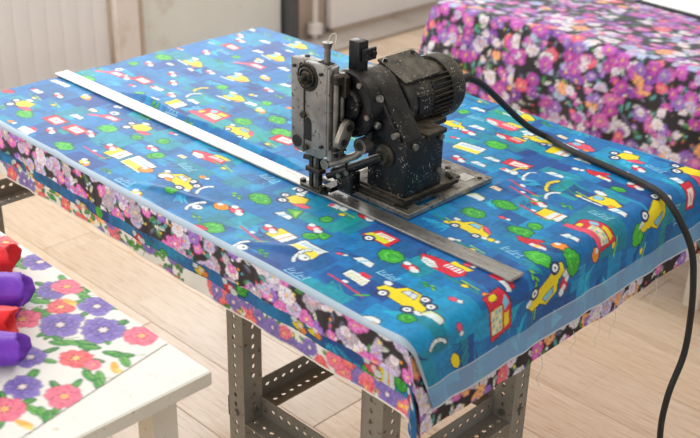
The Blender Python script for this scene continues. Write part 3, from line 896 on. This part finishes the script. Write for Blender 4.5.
# ------------------------------------------------------------------ steel straight-edge
R_ = MB(); R_.box(-.004, 1.352, .2505, .2865, ZT + .0004, ZT + .0058, .0012)
ru = R_.build('steel_ruler', M_ruler)
tag(ru, 'long flat steel straight-edge lying across the blue fabric under the machine head', 'ruler')

# ------------------------------------------------------------------ the cutting machine
mc = empty('fabric_cutting_machine', (.98, .41, ZT))
tag(mc, 'grimy black cloth end-cutting machine with grey head and ribbed motor', 'machine')
Z0 = ZT + .0006
pl = MB(); pl.box(.868, 1.058, .297, .537, Z0, .811, .001).box(1.058, 1.090, .297, .338, Z0, .811, .001).box(1.058, 1.090, .402, .537, Z0, .811, .001).box(1.078, 1.090, .336, .404, Z0, .811, .001)
bp = pl.build('base_plate', M_plate, mc)
for q in ((1.076, .515), (1.07, .312), (.885, .515)): MB().cyl((*q, .8105), (*q, .8125), .0045, n=12).build('screw', M_hole, bp)
stk = MB().box(1.040, 1.068, .482, .512, .8112, .8118).build('sticker', M_sticker, bp)
MB().box(.905, 1.05, .302, .49, .811, .816, .0012).build('rear_shim', M_grime, mc)
foot = MB(); foot.box(.932, 1.069, .303, .462, .8158, .8245, .003, 2).box(.945, 1.072, .309, .425, .8245, .829, .0015)
ft = foot.build('foot_flange', M_grime, mc)
for q in ((.945, .314), (.952, .33), (1.058, .314), (1.057, .45), (.985, .312)): MB().cyl((*q, .8245), (*q, .8295), .0045, n=6).build('bolt', M_dark_steel, ft)
for q in ((1.035, .438), (1.046, .456), (1.018, .452), (1.03, .474)):
    MB().cyl((*q, .8245), (*q, .835), .006, n=12, bev=.001).build('bolt', M_steel, ft)

ped = MB(); ped.box(.972, 1.066, .311, .412, .8285, .936, .004, 2)
pd = ped.build('gear_column', M_black, mc)
MB().box(.968, 1.070, .362, .416, .930, .940, .002).build('column_lip', M_grime, pd)
for q in ((1.0665, .33, .925), (1.0665, .40, .926), (1.0665, .40, .86)): MB().cyl(q, Vector(q) + Vector((.006, 0, 0)), .006, n=10).build('bolt', M_steel, pd)
MB().lathe((1.017, .311, .898), [(0, .022), (-.003, .022), (-.006, .016), (-.012, .013)], 20).build('shaft_boss', M_grime, pd)

# arm: a band that wraps over the crank housing and slopes down to the column
uc, zc, rr = .956, .985, .0595
arc = [(uc + rr * math.cos(a), zc + rr * math.sin(a)) for a in np.linspace(math.radians(28), math.radians(200), 22)]
prof = [(1.066, .936)] + arc + [(.972, .936)]
ar = MB(); ar.prism(prof, 'Y', .306, .354, .003)
arm = ar.build('arm', M_black, mc)
gs = MB(); gs.prism([(1.060, .936), (1.01, 1.006), (.972, .960), (.972, .936)], 'Y', .2985, .3065, .0015); gs.build('gusset', M_black_clean, arm)
for q in ((1.048, .306, .948), (.99, .306, .945)): MB().cyl(q, Vector(q) + Vector((0, -.012, 0)), .0055, n=10).build('bolt', M_steel, arm)

# crank disc in front of the arm
dc = MB(); dc.lathe((uc, 0, .988), [(.3055, .055), (.302, .0615), (.277, .0615), (.272, .058), (.272, .046), (.278, .044), (.278, .0)], 48)
disc = dc.build('crank_disc', M_black_clean, mc)
MB().lathe((uc, 0, .988), [(.279, .030), (.271, .030), (.268, .026), (.268, .0)], 32).build('hub', M_black, disc)
for a in (-.2, .95, 2.1, 3.3, 4.4):
    q = Vector((uc + .052 * math.cos(a), .2725, .988 + .052 * math.sin(a))); MB().cyl(q, q + Vector((0, -.005, 0)), .005, n=10).build('bolt', M_steel, disc)
for a in (-.45, .35): 
    d = Vector((math.cos(a), 0, math.sin(a))); q = Vector((uc, .290, .988)) + d * .060; MB().cyl(q, q + d * .008, .0065, n=12).build('bolt', M_cast, disc)

po = MB(); po.box(.944, .970, .284, .308, 1.040, 1.101, .003, 2)
post = po.build('clamp_post', M_black_clean, mc)
lg = MB(); lg.box(.970, .977, .289, .322, 1.066, 1.088, .0015); lg.cyl((.9765, .312, 1.078), (.982, .312, 1.078), .005, n=10); lg.build('lug', M_black, post)
MB().tube(spline([(.955, .36, 1.046), (.955, .367, 1.055), (.955, .393, 1.059), (.955, .426, 1.058), (.955, .462, 1.048), (.955, .49, 1.032)], 8), .0008, 5).build('thread_wire', M_wire, mc)

# motor
um, zm = .964, .972
mo = MB(); mo.lathe((um, 0, zm), [(.350, .040), (.360, .040), (.360, .056), (.363, .061), (.378, .061), (.381, .0585), (.432, .0585), (.434, .054), (.490, .054)], 48)
motor = mo.build('motor', M_motor, mc)
for i in range(40):
    a = 2 * math.pi * i / 40
    if 0.9 < a < 2.2: continue
    x, z = um + .0568 * math.cos(a), zm + .0568 * math.sin(a)
    f = MB(); f.box(x - .005, x + .005, .430, .488, z - .0013, z + .0013, .0005, 1, ('Y', -a), (x, .45, z)); f.build('cooling_fin', M_grime if i % 3 else M_black_clean, motor)
MB().box(1.0205, 1.0245, .388, .424, .958, .992, .001, 1, ('Y', -.06)).build('rating_plate', M_black, motor)
ec = MB(); ec.lathe((um, 0, zm), [(.484, .060), (.487, .062), (.512, .062), (.522, .058), (.530, .046), (.533, .030), (.533, .0)], 48)
cap = ec.build('fan_cowl', M_motor, motor)
tb = MB(); tb.box(.936, 1.006, .366, .452, 1.014, 1.032, .003, 2, ('Y', .38)).box(.934, 1.010, .362, .456, 1.031, 1.036, .001, 1, ('Y', .38), (.971, .41, 1.023))
tbx = tb.build('terminal_box', M_motor, motor)
for q in ((.952, .372), (.952, .445)): MB().cyl((q[0], q[1], 1.038), (q[0], q[1], 1.050), .004, n=8).build('screw', M_dark_steel, tbx)
MB().box(.93, .985, .40, .48, .905, .925, .003).build('motor_foot', M_grime, motor)
MB().box(.95, 1.03, .412, .462, .926, .938, .002).build('motor_bracket', M_grime, mc)
gl = MB(); gl.cyl((um + .030, .526, zm + .010), (um + .034, .560, zm + .012), .0095, .0085, 14); gl.build('cable_gland', M_cord, motor)
cable = [(um + .034, .556, zm + .012), (1.006, .585, .968), (1.0115, .62, .940), (1.016, .66, .905), (1.021, .71, .863), (1.028, .75, .833), (1.045, .785, .8105), (1.12, .766, .8085),
         (1.218, .752, .8075), (1.30, .735, .8085), (1.352, .718, .806), (1.392, .715, .775), (1.418, .738, .71), (1.432, .742, .64), (1.437, .748, .56),
         (1.44, .742, .48), (1.44, .705, .40), (1.44, .705, .30), (1.46, .72, .18), (1.50, .76, .06), (1.56, .84, .008), (1.68, .98, .007), (1.85, 1.05, .007)]
MB().tube(spline(cable, 10), .0066, 10).build('power_cord', M_cord, mc)['label'] = 'black rubber power cord trailing over the table edge to the floor'

# head: cast grey box with front plate
hd = MB()
hd.prism([(.853, .896), (.862, .884), (.925, .884), (.938, .892), (.938, 1.058), (.853, 1.058)], 'Y', .246, .266, .002)
head = hd.build('head_casting', M_cast, mc)
MB().prism([(.851, .897), (.860, .886), (.884, .884), (.884, 1.059), (.851, 1.059)], 'Y', .234, .2465, .0014).build('front_plate', M_cast, head)
fp = MB(); fp.prism([(.8855, .930), (.8855, .884), (.926, .884), (.941, .893), (.941, 1.059), (.8855, 1.059), (.8855, 1.0), (.8855, .945)], 'Y', .235, .2465, .0012)
fp.build('front_plate', M_cast, head)
MB().box(.938, .950, .238, .275, .884, .906, .002).build('lower_jaw', M_cast, head)
MB().prism([(.2365, .905), (.2365, 1.056), (.262, 1.058), (.256, 1.03), (.250, .97), (.258, .925), (.262, .905)], 'X', .938, .946, .0012).build('side_cheek', M_cast, head)
# arched slot and bores of the front plate, their inner shade painted by thin black pieces
sl = MB(); sl.prism([(.8865 + .0085 + .0085 * math.cos(a), .944 + .011 * math.sin(a)) for a in np.linspace(0, math.pi, 9)] + [(.8865, .912), (.9035, .912)], 'Y', .2338, .236); sl.build('arched_slot', M_hole, head)
MB().cyl((.867, .2332, .903), (.867, .236, .903), .0095, n=20).build('bore', M_hole, head)
MB().lathe((.867, 0, .903), [(.2325, .0098), (.2325, .0118), (.236, .0118), (.236, .0098)], 20).build('bore_rim', M_grime, head)
for q, r in (((.892, .898), .0055), ((.885, .958), .006), ((.862, 1.045), .003), ((.930, 1.045), .003), ((.932, .91), .003)): 
    MB().cyl((q[0], .235, q[1]), (q[0], .229, q[1]), r, n=12).build('screw', M_grime, head)
MB().box(.8838, .8862, .2336, .236, .962, 1.005).build('scribed_line', M_hole, head)
MB().cyl((.8785, .2335, 1.0485), (.8785, .236, 1.0485), .0062, n=14).build('bore', M_hole, head)
td = MB(); td.lathe((.894, 0, 1.031), [(.2365, .0255), (.2325, .0255), (.2315, .0235), (.2345, .0225), (.2345, .0195), (.231, .0185), (.2295, .0165), (.233, .0155), (.233, .0125), (.229, .0115), (.2265, .0095), (.2265, .0)], 32)
dial = td.build('spiral_dial', M_grime, head)
MB().lathe((.894, 0, 1.031), [(.2265, .0062), (.216, .006), (.214, .0045), (.214, 0)], 16).build('dial_stud', M_dark_steel, dial)
MB().box(.905, .932, .248, .264, 1.0578, 1.0592).build('top_slot', M_hole, head)
MB().cyl((.868, .258, 1.058), (.868, .258, 1.0595), .0045, n=12).build('top_bore', M_hole, head)
# needle bar
nb = MB(); nb.cyl((.9205, .256, 1.05), (.9205, .256, 1.088), .0058, n=14).cyl((.9205, .256, 1.086), (.9205, .256, 1.096), .0072, .0098, 14)
bar = nb.build('needle_bar', M_steel, mc)
MB().tube(spline([(.9205, .256, 1.095), (.924, .260, 1.108), (.930, .265, 1.112), (.932, .266, 1.104), (.930, .264, 1.09)], 6), .0009, 5).build('thread', M_wire, bar)
# guide rods and clamps at the side of the head
gr = MB()
for q in ((.953, .247), (.953, .261)): gr.cyl((*q, .902), (*q, 1.048), .0052, n=12)
guide = gr.build('guide_rods', M_steel, mc)
MB().box(.944, .962, .240, .269, 1.030, 1.046, .002).build('clamp', M_grime, guide)
MB().box(.945, .966, .256, .270, 1.004, 1.044, .002).build('clamp', M_dark_steel, guide)
MB().box(.942, .960, .240, .268, .904, .914, .002).build('clamp', M_grime, guide)
for q in ((.951, .25, .895), (.951, .272, .90), (.951, .272, .89)): MB().cyl(q, Vector(q) + Vector((.004, 0, 0)), .0042 if q[1] < .26 else .0022, n=10).build('screw', M_hole, head)
# two-hole link and lever
lk = MB(); c0, c1 = Vector((.976, .272, .956)), Vector((.972, .258, .934))
prof = []
for s_, c in ((0, (.257, .953)), (math.pi, (.244, .929))):
    ang = math.atan2(.025, .014)
    for a in np.linspace(ang - math.pi / 2 + s_, ang + math.pi / 2 + s_, 9): prof.append((c[0] + .014 * math.cos(a), c[1] + .014 * math.sin(a)))
lk.prism(prof, 'X', .966, .977, .0012)
lnk = lk.build('link', M_steel, mc)
for c in ((.257, .953), (.244, .929)): MB().cyl((.9765, *c), (.9785, *c), .0065, n=14).build('link_bore', M_hole, lnk)
MB().cyl((.945, .257, .953), (.967, .257, .953), .007, n=12).build('link_pin', M_dark_steel, lnk)
lv = MB(); lv.tube(spline([(.985, .285, .915), (.978, .279, .898), (.960, .270, .886), (.938, .262, .874), (.926, .258, .868)], 8), .0075, 10).cyl((.985, .276, .915), (.985, .296, .915), .0155, n=18).cyl((.922, .250, .868), (.922, .268, .868), .010, n=16)
lever = lv.build('lever', M_steel, mc)
MB().cyl((.985, .2755, .915), (.985, .274, .915), .008, n=14).build('bolt', M_grime, lever)
MB().tube(spline([(.985, .29, .915), (.988, .298, .93), (.985, .30, .95)], 5), .009, 10).build('lever_stem', M_black_clean, lever)
# drive shaft from the column down to the knife
sh = MB(); A_, B_ = Vector((1.017, .304, .898)), Vector((.915, .266, .838))
def on(t_): return A_.lerp(B_, t_)
sh.cyl(A_, on(.62), .0088, n=16).cyl(on(.6), on(.88), .0125, n=16, bev=.0015).cyl(on(.86), on(1.0), .0065, n=12)
shaft = sh.build('drive_shaft', M_black_clean, mc)
MB().box(.932, .972, .271, .296, .8158, .858, .003).build('bearing_block', M_black, shaft)
for t_ in (.66, .8): q = on(t_); MB().cyl(q + Vector((.008, -.008, 0)), q + Vector((.013, -.013, 0)), .0045, n=8).build('screw', M_steel, shaft)
# presser foot and knife bars
fb = MB(); fb.box(.879, .887, .252, .262, .812, .89, .001).box(.898, .907, .250, .262, .812, .89, .001)
pf = fb.build('presser_bars', M_dark_steel, mc)
MB().box(.874, .912, .247, .266, .842, .852, .0015).build('clamp', M_grime, pf)
MB().cyl((.878, .257, .866), (.866, .253, .866), .0052, n=10).build('screw', M_dark_steel, pf)
MB().box(.890, .896, .254, .259, .806, .87).build('knife', M_steel, pf)
MB().prism([(.862, .2465), (.915, .2465), (.921, .256), (.915, .270), (.870, .270), (.862, .262)], 'Z', .8062, .8125, .0012).build('presser_foot', M_dark_steel, pf)
MB().cyl((.857, .2585, .806), (.857, .2585, .816), .006, n=12, bev=.001).build('bolt', M_grime, pf)
MB().cyl((.915, .252, .8125), (.915, .252, .822), .0055, n=10).build('screw', M_grime, pf)
MB().box(.912, .935, .255, .29, .8125, .822, .0015).build('foot_link', M_black_clean, pf)

# ------------------------------------------------------------------ white side table, its cloth and the bundles
wt = empty('white_table', (.6, -.55, 0))
tag(wt, 'white laminate table in the left foreground with a bare end', 'table')
MB().box(-.3, 1.158, -1.0, -.205, .727, .750, .0015).build('tabletop', M_white_top, wt)
MB().box(1.1585, 1.1605, -.999, -.206, .7275, .7495).build('edge_band', M_white_edge, wt)
for x in (-.2, 1.062):
    for y in (-.95, -.275): MB().box(x, x + .042, y, y + .045, 0, .727, .0015).build('leg', M_white_edge, wt)
WF = [(a.split(',')[0], float(a.split(',')[1]) / 1000, float(a.split(',')[2]) / 1000) for a in
      'P,703,-214;G,680,-239;P,803,-246;R,808,-227;g,853,-221;R,859,-270;y,856,-251;P,895,-226;P,905,-299;g,936,-327;P,962,-259;R,1014,-225;R,1000,-331;g,1040,-281;o,1058,-303;r,1032,-323;P,951,-378;P,1010,-425;R,1069,-394;g,1065,-336;g,1083,-440;o,1086,-466;R,1039,-469;R,849,-333;g,810,-285;g,976,-305;g,912,-389;P,640,-260;R,600,-222;P,560,-250;g,520,-215;R,480,-240;P,430,-222;P,900,-440;R,860,-480;g,960,-470;P,760,-400;R,700,-350;P,980,-520;R,1060,-560'.split(';')]
WF = [(k, x, y) for k, x, y in WF]
CW = white_floral(-.2, 1.14, -.98, -.19, .0012, WF)
s = np.arange(.2, 1.112, .0022); tt = np.arange(-.75, -.2065, .0022); S, T = np.meshgrid(s, tt)
lim = 1.056 + (-.212 - T) * .19
Zc = .7512 + .0012 * (vnoise(S, T, .09, 71) + 1) * np.clip((lim - S) / .05, 0, 1) * np.clip((-.2065 - T) / .05, 0, 1)
mk = (S < lim)[:-1, :-1]
wc = CW.sample(S, T)
o = link('white_flower_cloth', grid_mesh('white_flower_cloth', np.stack([S, T, Zc], -1), wc, mk), cloth('white_flower_cotton', .6, .4))
tag(o, 'white cotton with large purple and pink flowers laid flat on the white table', 'fabric')


def satin(name, c1, c2):
    m = mat(name, c1, .5, 0, .35); t = NT(m); co = t.coord()
    t.base(t.ramp(t.noise(co, 25, 3), [(.35, lin(c1)), (.7, lin(c2))])); t.b.inputs['Sheen Weight'].default_value = .04
    t.bump(t.noise(co, 60, 3), .5, .004); return m


M_redcloth = satin('red_satin', '#d5121c', '#e8242a'); M_purple = satin('purple_satin', '#6b2fb4', '#8443c8')
DIR = Vector((.709, .705, 0)).normalized(); SIDE = Vector((.705, -.709, 0)).normalized()


def bundle(name, end, r, squash, L, m_, label, flap, seed):
    """a rolled bundle lying on the cloth: axis towards DIR, folded end at `end`"""
    root = empty(name, (end[0], end[1], .7535)); tag(root, label, 'fabric roll', 'rolled red and purple cloth bundles')
    rg = random.Random(seed); N, n = 60, 64; b = bmesh.new(); rings = []
    ph = [rg.uniform(0, 6.3) for _ in range(4)]
    for i in range(N + 1):
        a = i / N; x = -L + L * a; ring = []
        sh_ = 1.0 if a < .82 else 1 - .16 * ((a - .82) / .18) ** 2
        for k in range(n):
            t_ = 2 * math.pi * k / n
            w = 1 + .05 * math.sin(3 * t_ + ph[0] + x * 18) + .015 * math.sin(7 * t_ + ph[1] + x * 40) * (.4 + a) + .025 * math.sin(4 * t_ - x * 50 + ph[2])
            w *= .93 + .14 * (((t_ - 1.9 + .35 * math.sin(x * 9 + ph[0])) % 6.2832) / 6.2832) + .02 * math.sin(x * 120 + 3 * t_ + ph[1]) * max(0, math.sin(x * 23 + ph[2]))
            y = r * 1.12 * w * sh_ * math.cos(t_); z = r * squash * w * (1 - .15 * (1 - sh_)) * math.sin(t_)
            z = max(z + r * squash, 0.0005 + .0004 * (k % 2))
            xx = x + (.007 * math.sin(t_ * 2 + ph[3]) + .0008 * math.sin(9 * t_)) * max(0, (a - .7) / .3)
            ring.append(b.verts.new(Vector((end[0], end[1], .7535)) + DIR * xx + SIDE * y + Vector((0, 0, z))))
        rings.append(ring)
    # the end is tucked inwards as a spiral hollow
    for sc_, back in ((.72, .004), (.5, .018), (.22, .022)):
        cx = sum((v.co for v in rings[N]), Vector()) / n
        rings.append([b.verts.new(cx + (v.co - cx) * sc_ - DIR * back) for v in rings[N]])
    for i in range(len(rings) - 1):
        for k in range(n):
            b.faces.new((rings[i][k], rings[i][(k + 1) % n], rings[i + 1][(k + 1) % n], rings[i + 1][k])).smooth = True
    b.faces.new(rings[-1]); b.faces.new(rings[0]); bmesh.ops.recalc_face_normals(b, faces=b.faces[:])
    me = bpy.data.meshes.new('roll'); b.to_mesh(me); b.free(); link('roll', me, m_, root)
    if flap:
        fs, ft_, fl_ = flap       # sideways offset, how far it pokes out, width
        b = bmesh.new(); G = []
        for i in range(15):
            row = []
            for k in range(9):
                a, c = i / 14, k / 8 - .5
                q = Vector((end[0], end[1], .7555)) + DIR * (-L + (L + ft_) * a - .02 * abs(c) * a) + SIDE * (fs + c * fl_ * (1 - .45 * a ** 3)) + Vector((0, 0, .006 + .007 * math.cos(c * 3.1) + .003 * math.sin(a * 20 + c * 6)))
                row.append(b.verts.new(q))
            G.append(row)
        for i in range(14):
            for k in range(8): b.faces.new((G[i][k], G[i][k + 1], G[i + 1][k + 1], G[i + 1][k])).smooth = True
        me = bpy.data.meshes.new('flap'); b.to_mesh(me); b.free(); fo = link('flap', me, m_, root)
        md = fo.modifiers.new('thick', 'SOLIDIFY'); md.thickness = .003; md.offset = 1
        sw_ = MB()
        for q in range(7):
            p0 = Vector((end[0], end[1], .7755)) + DIR * (-.05 + q * .013 + ft_ * .3) + SIDE * (fs + fl_ * .12); sw_.tube([p0, p0 + DIR * .007], .0009, 5)
        sw_.build('stitching', M_wire, root)
    return root


bundle('rolled_red_cloth', (.709, -.265), .030, .82, .30, M_redcloth, 'bright red rolled cloth bundle, farthest of the four on the white table', None, 1)
bundle('rolled_purple_cloth', (.818, -.305), .033, .80, .32, M_purple, 'large purple rolled cloth bundle with a flap, between the two red ones', (.040, .006, .03), 2)
bundle('rolled_red_cloth', (.883, -.361), .027, .80, .30, M_redcloth, 'smaller red rolled cloth bundle lying between the two purple ones', None, 3)
bundle('rolled_purple_cloth', (.958, -.392), .0285, .80, .30, M_purple, 'purple rolled cloth bundle nearest the bare end of the white table', None, 4)

# ------------------------------------------------------------------ the floral-covered table behind
ft2 = empty('side_table', (.9, 2.0, 0)); tag(ft2, 'plain grey-legged table hidden under the dense floral cloth', 'table')
MB().box(.03, 1.9, 1.64, 2.55, .715, .742).build('tabletop', M_board, ft2)
for x, y in ((.10, 1.70), (.985, 1.70), (1.82, 1.70), (.10, 2.46), (1.82, 2.46)): MB().box(x, x + .05, y, y + .05, 0, .715, .002).build('leg', M_white_edge, ft2)
TS, TT = .42, .36
CF = dark_floral(0, TS * 2, 0, TT * 2, .002, 800, .009, .027, .14, '#17121d', 1.5, (0, 1, 7, 8, 4, 5, 3, 8, 7, 9, 0, 4, 5, 7, 8, 1, 6))
s = np.arange(-.35, 2.0, .0065); tt = np.arange(-.46, .95, .0065); S, T = np.meshgrid(s, tt)
cc = CF.sample(np.mod(S + 3, TS * 2), np.mod(T + 3, TT * 2))
# hanging at the front (T<0) and at the left end (S<0)
o0, d0 = roll(.03 - S, .02); p0, e0 = roll(.02 - T, .018)
X = np.where(S < .03, .03 - o0, S); Y = np.where(T < .02, 1.64 - p0, 1.62 + T); bo = np.minimum(d0, e0)
Zf = .7445 - np.maximum(d0, e0) - .15 * bo
X = X - .20 * bo - .10 * d0 + .010 * np.minimum(d0 / .2, 1) * np.sin(T * 30); Y = Y - .05 * bo - .06 * e0 - .012 * np.minimum(e0 / .3, 1) * (np.sin(S * 22) + vnoise(S, T, .12, 91))
o = link('dense_floral_cloth', grid_mesh('dense_floral_cloth', np.stack([X, Y, Zf], -1), cc), cloth('dense_floral_cotton', .5, .5, 900, .2))
tag(o, 'magenta and violet dense floral cloth covering the table behind, hanging to one side', 'tablecloth')
fo = MB(); fo.box(.47, 1.0, 2.085, 2.52, .7455, .7505, .002, 1, ('Z', -.1)); tag(fo.build('black_folder', M_folder), 'thin black folder under the white paper on the floral cloth', 'folder')
pa = MB(); pa.box(.485, .99, 2.10, 2.51, .751, .754, .0008, 1, ('Z', -.1)); tag(pa.build('white_paper', M_paper), 'white sheet of paper on the black folder, top right', 'paper')
